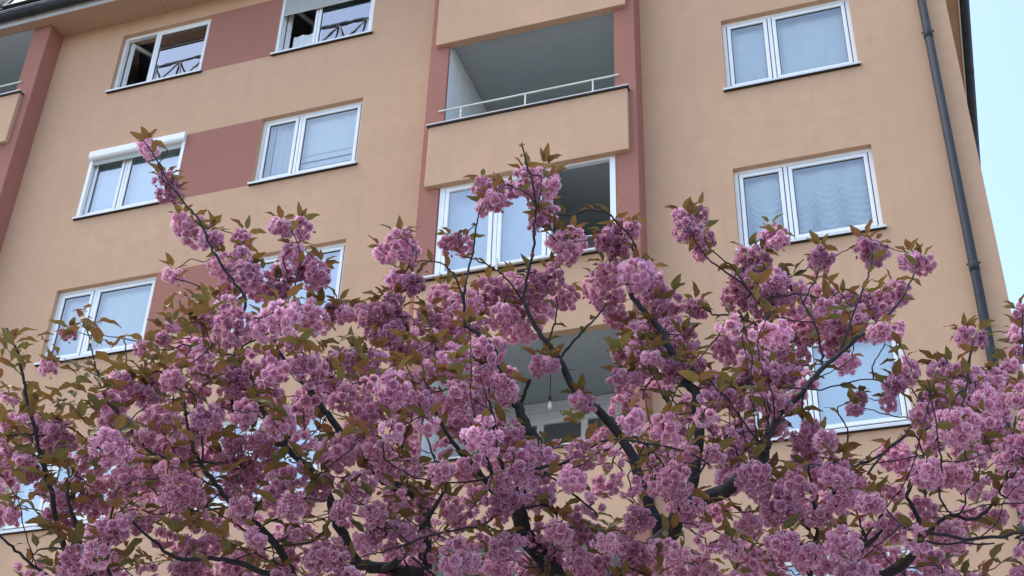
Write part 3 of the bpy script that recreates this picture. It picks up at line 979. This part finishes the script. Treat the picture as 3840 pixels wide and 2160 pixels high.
# ---- blossom clusters: a double flower is many notched petals; clusters hang as round bunches
nr = np.random.default_rng(11)
def flower(R, nr):
    V, F, C = [], [], []
    k0 = nr.uniform(0, 6.28)
    for ring, (cnt, elev, ln, wd) in enumerate(((7, 8, 1.0, .62), (7, 34, .92, .58), (6, 58, .74, .5), (4, 80, .5, .42))):
        for j in range(cnt):
            az = k0 + ring * .5 + 6.283 * j / cnt + nr.uniform(-.25, .25)
            el = math.radians(elev + nr.uniform(-14, 14))
            L = R * ln * nr.uniform(.85, 1.12); W = R * wd * nr.uniform(.85, 1.15)
            tw = nr.uniform(-.5, .5)
            d = np.array([math.cos(az) * math.cos(el), math.sin(az) * math.cos(el), math.sin(el)])
            s = np.array([-math.sin(az), math.cos(az), tw]); s /= np.linalg.norm(s)
            n = np.cross(d, s); 
            b = np.array([0, 0, -.15 * R + .1 * R * ring])
            i = len(V)
            cup = nr.uniform(.08, .30) * R; ruf = lambda: nr.uniform(-.13, .13) * R
            V += [b, b + d * L * .55 + s * W * .5 + n * (cup * .2) , b + d * L * .6 - n * cup * .6, b + d * L * .55 - s * W * .5 + n * (cup * .2),
                  b + d * L * .95 + s * W * .42 + n * (cup + ruf()), b + d * L * .88 + n * (cup * .5 + ruf()), b + d * L * .95 - s * W * .42 + n * (cup + ruf())]
            e = nr.uniform(-.12, .12) - ring * .10
            C += [.12 + e, .5 + e, .38 + e, .5 + e, .95 + e, .75 + e, .95 + e]
            F += [(i, i + 1, i + 2), (i, i + 2, i + 3), (i + 1, i + 4, i + 5), (i + 1, i + 5, i + 2), (i + 2, i + 5, i + 3), (i + 3, i + 5, i + 6)]
    return np.array(V), np.array(F), np.array(C)

def rot_to(d, spin):
    q = Vector(d).to_track_quat('Z', 'Y').to_matrix() @ Matrix.Rotation(spin, 3, 'Z')
    return np.array(q)

FLOWERS = [flower(.0255, nr) for _ in range(8)]
def cluster(nfl, rad, seed, stretch=1.0):
    r = np.random.default_rng(seed)
    V, F, C = [], [], []; n0 = 0
    pts = []
    tries = 0
    while len(pts) < nfl and tries < 3000:
        tries += 1
        d = r.normal(size=3); d /= np.linalg.norm(d)
        if d[2] > .75: continue
        inner = nfl > 10 and len(pts) >= nfl - 4
        p = d * rad * np.array([1, 1, .88]) * (r.uniform(.2, .6) if inner else r.uniform(.80, 1.05)) * np.array([stretch, 1, 1]) + np.array([0, 0, -.2 * rad])
        if all(np.linalg.norm(p - q) > (.026 if inner else .031) for q, _ in pts):
            pts.append((p, d))
    for p, d in pts:
        fv, ff, fc = FLOWERS[r.integers(len(FLOWERS))]
        dd = d + r.normal(size=3) * .25
        M = rot_to(dd, r.uniform(0, 6.28)) * r.uniform(.85, 1.12)
        V.append(fv @ M.T + p); F.append(ff + n0); C.append(np.clip(fc + r.uniform(-.12, .1), 0, 1)); n0 += len(fv)
    # a few closed buds, deep pink
    for _ in range(r.integers(1, 4)):
        d = r.normal(size=3); d /= np.linalg.norm(d); d[2] -= .4
        p = d * rad * 1.05
        a = .007
        bv = np.array([[0, 0, -1.6], [1, 0, 0], [0, 1, 0], [-1, 0, 0], [0, -1, 0], [0, 0, 1.3]]) * a
        bf = np.array([(0, 2, 1), (0, 3, 2), (0, 4, 3), (0, 1, 4), (5, 1, 2), (5, 2, 3), (5, 3, 4), (5, 4, 1)])
        V.append(bv + p); F.append(bf + n0); C.append(np.full(6, .02)); n0 += 6
    return np.concatenate(V), np.concatenate(F), np.concatenate(C)

def mesh_np(name, V, F, C, mat, smooth=False):
    me = bpy.data.meshes.new(name)
    n, k = len(V), len(F)
    me.vertices.add(n); me.vertices.foreach_set('co', np.asarray(V, np.float32).ravel())
    me.loops.add(3 * k); me.loops.foreach_set('vertex_index', np.asarray(F, np.int32).ravel())
    me.polygons.add(k); me.polygons.foreach_set('loop_start', np.arange(0, 3 * k, 3, dtype=np.int32))
    me.polygons.foreach_set('use_smooth', np.full(k, smooth))
    a = me.attributes.new('tint', 'FLOAT', 'POINT'); a.data.foreach_set('value', np.asarray(C, np.float32))
    me.update(calc_edges=True); me.validate()
    me.materials.append(MAT[mat])
    return me

VAR = [cluster(n, rr, 100 + i, st) for i, (n, rr, st) in enumerate([(5, .033, 1), (7, .040, 1.2), (9, .045, 1.3), (13, .043, 1), (15, .047, 1.5), (17, .050, 1.1), (20, .050, 1.7), (18, .053, 1), (20, .056, 1.25), (24, .054, 1.8), (21, .059, 1), (24, .063, 1.15), (26, .060, 1.6), (27, .067, 1)])]
VRAD = [.053, .060, .066, .064, .078, .072, .086, .074, .082, .093, .080, .086, .094, .088]
VMESH = [mesh_np('blossom_cluster', *v_, 'petal') for v_ in VAR]

# clusters that can be told apart in the photograph: x, y, radius at 2576 px width
CL = [(372,373,31),(413,468,40),(440,490,26),(455,560,30),(490,585,42),(530,600,34),(616,600,34),(608,640,26),(708,572,32),(755,575,30),(735,640,34),(760,668,34),(805,680,38),(722,682,38),
(560,665,42),(610,690,46),(655,715,42),(585,722,38),(437,692,28),(430,826,26),(360,876,26),(412,852,20),(122,921,13),(172,838,17),(795,705,34),(700,735,40),
(995,612,46),(965,640,30),(1030,640,30),(1005,705,36),(1040,708,34),(1135,612,32),(1165,618,30),(1215,470,34),(1240,505,32),(1275,485,32),(1325,455,42),(1370,440,36),(1385,470,34),(1345,490,32),(1215,524,22),(1372,535,38),(1350,560,26),
(1400,600,34),(1440,605,36),(1420,635,34),(1545,590,44),(1520,600,34),(1590,578,26),(1560,620,34),(1525,685,40),(1530,745,42),(1600,685,44),(1635,700,40),(1620,735,38),(1555,795,38),(1500,720,32),(1735,570,42),(1765,600,34),(1760,640,24),(1715,545,26),(1758,540,28),
(1752,776,30),(1685,755,38),(1660,775,30),(1940,588,34),(1958,605,26),(1885,648,38),(1915,655,34),(1870,700,42),(1940,710,44),(1990,720,40),(1860,745,40),(1930,760,44),(2000,770,42),(2070,640,34),(2060,665,28),(2182,620,34),(2205,630,34),(2195,650,30),(2290,655,34),(2320,660,32),
(2245,735,38),(2215,765,42),(2170,775,40),(2120,770,44),(2070,745,40),(2060,800,42),(2110,830,42),(2020,830,42),(2155,820,38),(2090,870,34),(2130,905,36),(2430,848,30),(2460,852,28),(2565,790,28),(2566,840,30),(2560,890,28),(2270,930,40),(2250,970,34),(2235,1015,26),(2160,1005,20),(2150,1030,16),
(800,800,40),(850,775,34),(870,790,28),(920,790,34),(960,775,36),(990,760,32),(1000,800,36),(945,830,34),(880,900,36),(930,900,40),
(1120,745,42),(1170,760,44),(1225,740,42),(1290,720,40),(1340,720,44),(1390,700,38),(1420,745,36),(1310,770,42),(1260,790,42),(1365,770,38),(1080,800,40),(1130,815,42),(1190,820,40),(1330,830,34),(1100,880,44),(1150,900,42),(1060,870,40),(1010,880,36),(1290,840,32),
(1355,920,30),(1385,918,26),(1560,890,26),(1560,955,30),(1590,950,28),(1600,840,40),(1640,830,34),(1690,830,40),(1720,870,44),(1670,880,42),(1740,920,38),(1690,930,38),(1640,900,30),(1455,1005,26),(1475,1015,22),
(1830,880,40),(1870,850,38),(1900,900,44),(1950,880,44),(2000,890,40),(1880,950,42),(1940,950,42),(1990,940,38),(1850,1000,38),(1910,1000,38),(1790,990,36),
(2400,940,40),(2440,960,44),(2400,990,42),(2460,1000,42),(2500,960,34),(2350,1010,40),(2310,1040,40),(2520,1010,34),(2540,920,24),(2360,930,30),
(40,1060,38),(80,1070,36),(25,1000,22),(20,1150,36),(60,1160,30),(300,960,34),(335,980,30),(370,1000,34),(480,870,38),(560,930,40),(600,960,42),(590,1110,34),(612,1155,36),(645,1105,36),(600,1205,34),(572,1235,32),(640,1190,36),(668,1140,34),(560,1160,28),(112,1232,30),(150,1255,32),(135,1295,28),(182,1222,32),(62,1192,30),(170,1305,30),(30,1300,26),(215,1265,32),(250,1215,34),(95,1190,28),(300,1240,34),(380,1200,36),(460,1180,36),(500,1250,34),(330,1150,34),(420,1120,36)]
CL = [(x * 3840 / 2576, y * 3840 / 2576, r * 3840 / 2576) for x, y, r in CL]

# the dense lower crown: top boundary (2576 px) and the gaps through which the wall shows
import bisect
TOPB = [(-60, 985), (60, 1000), (130, 1060), (210, 1030), (290, 960), (400, 900), (470, 840), (520, 760), (640, 700), (760, 700), (830, 770), (860, 880), (1000, 780), (1090, 730), (1440, 700), (1450, 800), (1300, 860), (1290, 1000), (1400, 1080), (1520, 1000), (1560, 790), (1700, 760), (1760, 920), (1790, 960), (1850, 700), (2050, 720), (2250, 740), (2290, 1000), (2350, 930), (2440, 910), (2520, 940), (2640, 900)]
def topb(x):
    k = bisect.bisect([p[0] for p in TOPB], x); k = min(max(k, 1), len(TOPB) - 1)
    (a, b), (c, d) = TOPB[k - 1], TOPB[k]
    return b + (d - b) * (x - a) / (c - a)
GAPS = [(1280, 1565, 810, 1095, .0), (1290, 1510, 1095, 1135, .12), (2035, 2290, 840, 1105, .04), (2290, 2440, 690, 915, 0), (60, 190, 925, 1055, 0), (0, 95, 1210, 1345, .1), (0, 150, 1350, 1420, .15),
        (735, 820, 1330, 1449, .15), (1288, 1515, 1130, 1315, .26), (2135, 2310, 1100, 1195, .25), (2410, 2560, 1210, 1300, .35), (2390, 2576, 1365, 1449, .45), (1765, 1835, 800, 950, .1),
        (815, 910, 820, 880, .1), (500, 545, 1105, 1240, .3), (1310, 1400, 1320, 1449, .35), (1560, 1690, 1300, 1449, .4), (270, 340, 1330, 1449, .4), (1180, 1290, 1290, 1420, .45), (1640, 1720, 960, 1000, .2), (1500, 1600, 1290, 1340, .4)]
def gap(x, y):
    for a, b, c, d, p in GAPS:
        if a < x < b and c < y < d: return p
    return 1.0
pts_px = [(x, y) for x, y, r in CL]
def scatter(n, mind, d0, d1, r0, r1, shrink):
    out = []; tr = 0
    while len(out) < n and tr < 40000:
        tr += 1
        x = rnd.uniform(-70, 2650); y = rnd.uniform(700, 1540)
        tb = topb(x)
        if y < tb + 25: continue
        if rnd.random() > gap(x, y): continue
        X, Y = x * 3840 / 2576, y * 3840 / 2576
        if any((X - a) ** 2 + (Y - b) ** 2 < mind ** 2 for a, b in out): continue
        if any((X - a) ** 2 + (Y - b) ** 2 < (mind * shrink) ** 2 for a, b in pts_px): continue
        # leafy, thinner left edge
        if x < 330 and rnd.random() < .45: continue
        if x < 700 and y > 1100 and rnd.random() < .22: continue
        out.append((X, Y))
    return [(X, Y, rnd.uniform(d0, d1), rnd.uniform(r0, r1)) for X, Y in out]
front = scatter(205, 84, 4.6, 5.25, .050, .092, .74)
backl = scatter(225, 78, 5.35, 6.2, .060, .094, .45)

jobs = []      # (center, radius, priority)
for X, Y, r in CL:
    depth = min(6.2, max(4.9, .079 * FPX / r)) if Y < 1330 else min(5.6, max(4.8, .08 * FPX / r))
    depth = .5 * depth + .5 * (5.55 if Y < 1330 else 5.2)
    depth += rnd.uniform(-.12, .12)
    jobs.append((at(X, Y, depth), 1.17 * r * depth / FPX, 0))
for X, Y, dpt, rr in front: jobs.append((at(X, Y, dpt), rr, 1))
for X, Y, dpt, rr in backl: jobs.append((at(X, Y, dpt), rr, 2))

# ---- leaves
def leaf_mesh(seed):
    r = np.random.default_rng(seed)
    n = 7; V, F, C = [], [], []
    L, W = .085, .036 * r.uniform(.85, 1.2)
    droop = r.uniform(.2, .9); fold = r.uniform(.25, .6); curl = r.uniform(-.3, .3)
    for i in range(n):
        t = i / (n - 1)
        wv = W * .5 * (math.sin(math.pi * min(1, t ** .8 * .98 + .02)) ** .85) * (1 - .25 * t) if i < n - 1 else 0.0006
        ang = -droop * t * 1.1
        x = L * (t - .12 * droop * t * t); z = -L * .42 * droop * t * t
        tw = curl * t
        wave = .004 * math.sin(i * 2.1 + seed)
        for s in (-1, 0, 1):
            V.append((x, s * wv * math.cos(tw), z + abs(s) * wv * fold + s * wv * math.sin(tw) + (wave if s else 0)))
    for i in range(n - 1):
        a = i * 3
        for q in ((a, a + 3, a + 4, a + 1), (a + 1, a + 4, a + 5, a + 2)):
            F += [(q[0], q[1], q[2]), (q[0], q[2], q[3])]
    # petiole
    i = len(V)
    V += [(-.016, -.0009, -.002), (-.016, .0009, -.002), (0, .0009, 0), (0, -.0009, 0)]
    F += [(i, i + 1, i + 2), (i, i + 2, i + 3)]
    V = np.array(V)
    return V, np.array(F), np.zeros(len(V))
LVAR = [leaf_mesh(i) for i in range(9)]
LMESH = [mesh_np('leaf', *v_, 'leaf', True) for v_ in LVAR]
leaf_jobs = []   # (matrix 3x3, location)
leaf_at = []
def add_leaf(p, az, el, size, roll):
    M = Matrix.Rotation(az, 3, 'Z') @ Matrix.Rotation(-el, 3, 'Y') @ Matrix.Rotation(roll, 3, 'X')
    leaf_jobs.append((M * size, p))

# ---- twigs to every cluster
sk_p = np.array([tuple(p) for p, r in skeleton]); sk_r = np.array([r for p, r in skeleton])
order = []
rest = list(range(len(jobs)))
dmin = np.array([np.min(np.linalg.norm(sk_p - np.array(c), axis=1)) for c, r, k in jobs])
for ji in np.argsort(dmin):
    c, rr, k = jobs[ji]
    tip = c + Vector((0, 0, rr * .55))
    cn = np.array(tip)
    dist = np.linalg.norm(sk_p - cn, axis=1)
    below = sk_p[:, 2] - cn[2]
    cost = dist + np.where(below > .05, .5 * (below - .05), 0) + np.where(dist < .03, 0, 0)
    j = int(np.argmin(cost))
    if dist[j] < .07:
        continue
    a = Vector(sk_p[j]); L = (tip - a).length
    mid1 = a.lerp(tip, .35) + Vector((rnd.gauss(0, .09 * L), rnd.gauss(0, .09 * L), -.05 * L + rnd.gauss(0, .06 * L)))
    mid2 = a.lerp(tip, .7) + Vector((rnd.gauss(0, .08 * L), rnd.gauss(0, .08 * L), rnd.gauss(0, .05 * L)))
    r0 = min(sk_r[j] * .75, .0032 + .006 * L)
    path = add_branch([a, mid1, mid2, tip], max(r0, .003), .0022, 'twig', .002, reg=False, knots=.1)
    newp = np.array([tuple(p) for p in path[3:]])
    sk_p = np.vstack([sk_p, newp]); sk_r = np.concatenate([sk_r, np.linspace(r0, .0022, len(path))[3:]])

# ---- bare-looking twigs that wander through the crown
cand = [k for k in range(len(skeleton)) if skeleton[k][1] > .004]
n_extra = 0
while n_extra < 80:
    p, r = skeleton[rnd.choice(cand)]
    d = (p - CAM).dot(f_)
    q = RM.transposed() @ (p - CAM)
    py = 1080 - FPX * q.z / q.y
    px_ = 1920 + FPX * q.x / q.y
    if py < 1350 or gap(px_ * 2576 / 3840, py * 2576 / 3840) < .3: continue
    L = rnd.uniform(.25, .75)
    dr = Vector((rnd.uniform(-1, 1), rnd.uniform(-.9, .35), rnd.uniform(-.25, .9))).normalized()
    pts = [p]
    for k in range(4):
        dr = (dr + Vector((rnd.gauss(0, .28), rnd.gauss(0, .28), rnd.gauss(.08, .22)))).normalized()
        pts.append(pts[-1] + dr * L / 4)
    e = RM.transposed() @ (pts[-1] - CAM)
    ex, ey = (1920 + FPX * e.x / e.y) * 2576 / 3840, (1080 - FPX * e.z / e.y) * 2576 / 3840
    if ey < topb(ex) - 20 or gap(ex, ey) < .3: continue          # stay inside the crown
    add_branch(pts, min(r * .6, rnd.uniform(.0025, .0055)), .002, 'twig', .002, reg=False, knots=.1)
    n_extra += 1
    for k in (2, 3, 4, 4):
        if rnd.random() < .7:
            leaf_at.append(pts[k])

# ---- place clusters: the largest in view as parts, the others joined
jobs_sorted = sorted(jobs, key=lambda j: (j[2], -j[1] / (j[0] - CAM).length))
bV, bF, bC = [], [], []; n0 = 0
for i, (c, rr, k) in enumerate(jobs_sorted):
    vi = min((3, 5, 7, 8, 10, 11, 13) if k == 0 else range(1, len(VRAD)), key=lambda q: abs(VRAD[q] - rr) + rnd.uniform(0, .012 if k == 0 else .02))
    s = rr / VRAD[vi]; s = min(1.25, max(.75, s))
    E_ = Matrix.Rotation(rnd.uniform(0, 6.283), 3, 'Z') @ Matrix.Rotation(rnd.gauss(0, .3), 3, 'X') @ Matrix.Rotation(rnd.gauss(0, .6), 3, 'Y')
    st = Vector((rnd.uniform(.85, 1.1), rnd.uniform(.85, 1.1), rnd.uniform(.85, 1.2)))
    if i < 300:
        o = bpy.data.objects.new('blossom_cluster', VMESH[vi]); col.objects.link(o); o.parent = T
        o.location = c - ORG; o.rotation_euler = E_.to_euler(); o.scale = st * s
    else:
        V, F, C = VAR[vi]
        Mn = np.array(E_) * s
        bV.append(V @ Mn.T + np.array(c - ORG)); bF.append(F + n0); bC.append(np.clip(C + rnd.uniform(-.1, .08), 0, 1)); n0 += len(V)
    # bronze leaves sprouting from the top of the bunch
    nl = rnd.choice((2, 3, 4, 5)) if k else rnd.choice((4, 5, 6, 6, 7))
    a0 = rnd.uniform(0, 6.28)
    for q in range(nl):
        az = a0 + q * 6.283 / nl + rnd.gauss(0, .4)
        el = rnd.uniform(.1, 1.15)
        p = c + Vector((math.cos(az) * rr * .25, math.sin(az) * rr * .25, rr * rnd.uniform(.45, .8)))
        add_leaf(p, az, el, rnd.uniform(.6, 1.1), rnd.gauss(0, .4))
if bV:
    me = mesh_np('blossom_mass', np.concatenate(bV), np.concatenate(bF), np.concatenate(bC), 'petal')
    o = bpy.data.objects.new('blossom_mass', me); col.objects.link(o); o.parent = T; o['kind'] = 'stuff'

# leaf shoots: left edge and the green tuft, plus leaves along the thin branches
def shoot(x, y, depth, n, spread, size=1.0):
    for _ in range(n):
        p = at(x + rnd.gauss(0, spread), y + rnd.gauss(0, spread), depth + rnd.uniform(-.15, .15))
        add_leaf(p, rnd.uniform(0, 6.28), rnd.uniform(-.3, 1.1), size * rnd.uniform(.8, 1.2), rnd.gauss(0, .5))
for x, y, n, sp in ((30, 1290, 9, 30), (75, 1350, 5, 25), (40, 1370, 6, 30), (100, 1480, 6, 35), (300, 1190, 5, 18), (330, 1240, 4, 20), (200, 1300, 4, 30), (370, 1300, 3, 20), (320, 1400, 9, 35), (380, 1440, 9, 40), (420, 1330, 2, 20),
                    (300, 1480, 7, 40), (180, 1520, 9, 50), (60, 1560, 8, 50), (230, 1570, 6, 45), (520, 1370, 9, 40), (600, 1390, 9, 45), (690, 1150, 14, 40), (740, 1210, 12, 40), (690, 1240, 8, 35), (640, 1420, 6, 40), (790, 1110, 6, 30),
                    (1280, 1290, 6, 30), (1290, 1370, 4, 30), (230, 1760, 10, 60), (200, 1850, 10, 60), (260, 1950, 10, 60), (230, 2080, 10, 50), (430, 2080, 12, 60), (700, 1880, 12, 60), (720, 1960, 10, 60), (560, 1880, 8, 60), (380, 1700, 6, 50), (1000, 1720, 6, 50),
                    (3200, 1810, 8, 40), (3300, 1800, 6, 40), (2000, 1850, 5, 30), (2060, 1880, 4, 30), (2240, 1710, 5, 30), (2150, 1570, 6, 20), (2330, 1300, 5, 25), (1950, 640, 0, 5)):
    shoot(x, y, rnd.uniform(4.85, 5.3), n, sp)
for p in leaf_at:
    for _ in range(rnd.choice((1, 2, 3))):
        add_leaf(p, rnd.uniform(0, 6.28), rnd.uniform(-.2, 1.1), rnd.uniform(.6, 1.1), rnd.gauss(0, .5))
for k in range(0, len(skeleton), 6):
    p, r = skeleton[k]
    if r < .02:
        add_leaf(p, rnd.uniform(0, 6.28), rnd.uniform(0, 1.1), rnd.uniform(.5, 1.0), rnd.gauss(0, .5))
tipb = at(1957, 545, 5.65)
for q in range(5):
    add_leaf(tipb, q * 1.26, rnd.uniform(0, 1.0), .22, 0)
# whorls of leaves all through the crown, thickest on the left
nw = 0
while nw < 95:
    x = rnd.uniform(-40, 2620); y = rnd.uniform(800, 1480)
    if y < topb(x) + 10 or gap(x, y) < .4: continue
    if x > 800 and rnd.random() < .6: continue
    nw += 1
    c = at(x * 3840 / 2576, y * 3840 / 2576, rnd.uniform(4.55, 5.5))
    a0 = rnd.uniform(0, 6.28); nl = rnd.choice((3, 4, 5))
    for q in range(nl):
        add_leaf(c, a0 + q * 6.283 / nl + rnd.gauss(0, .35), rnd.uniform(-.35, .9), rnd.uniform(.7, 1.15), rnd.gauss(0, .45))
leaf_jobs.sort(key=lambda j: (j[1] - CAM).length)
lV, lF, lC = [], [], []; n0 = 0
for i, (M, p) in enumerate(leaf_jobs):
    q = rnd.randrange(len(LVAR))
    if i < 300:
        o = bpy.data.objects.new('leaf', LMESH[q]); col.objects.link(o); o.parent = T
        o.matrix_local = Matrix.Translation(p - ORG) @ M.to_4x4()
    else:
        V, F, C = LVAR[q]
        lV.append(V @ np.array(M).T + np.array(p - ORG)); lF.append(F + n0); lC.append(np.full(len(V), rnd.random())); n0 += len(V)
me = mesh_np('foliage', np.concatenate(lV), np.concatenate(lF), np.concatenate(lC), 'leaf', True)
o = bpy.data.objects.new('foliage', me); col.objects.link(o); o.parent = T; o['kind'] = 'stuff'
if twig_mesh_rest.v:
    o = twig_mesh_rest.build('twig_mass', 'bark', T, smooth=True); o['kind'] = 'stuff'
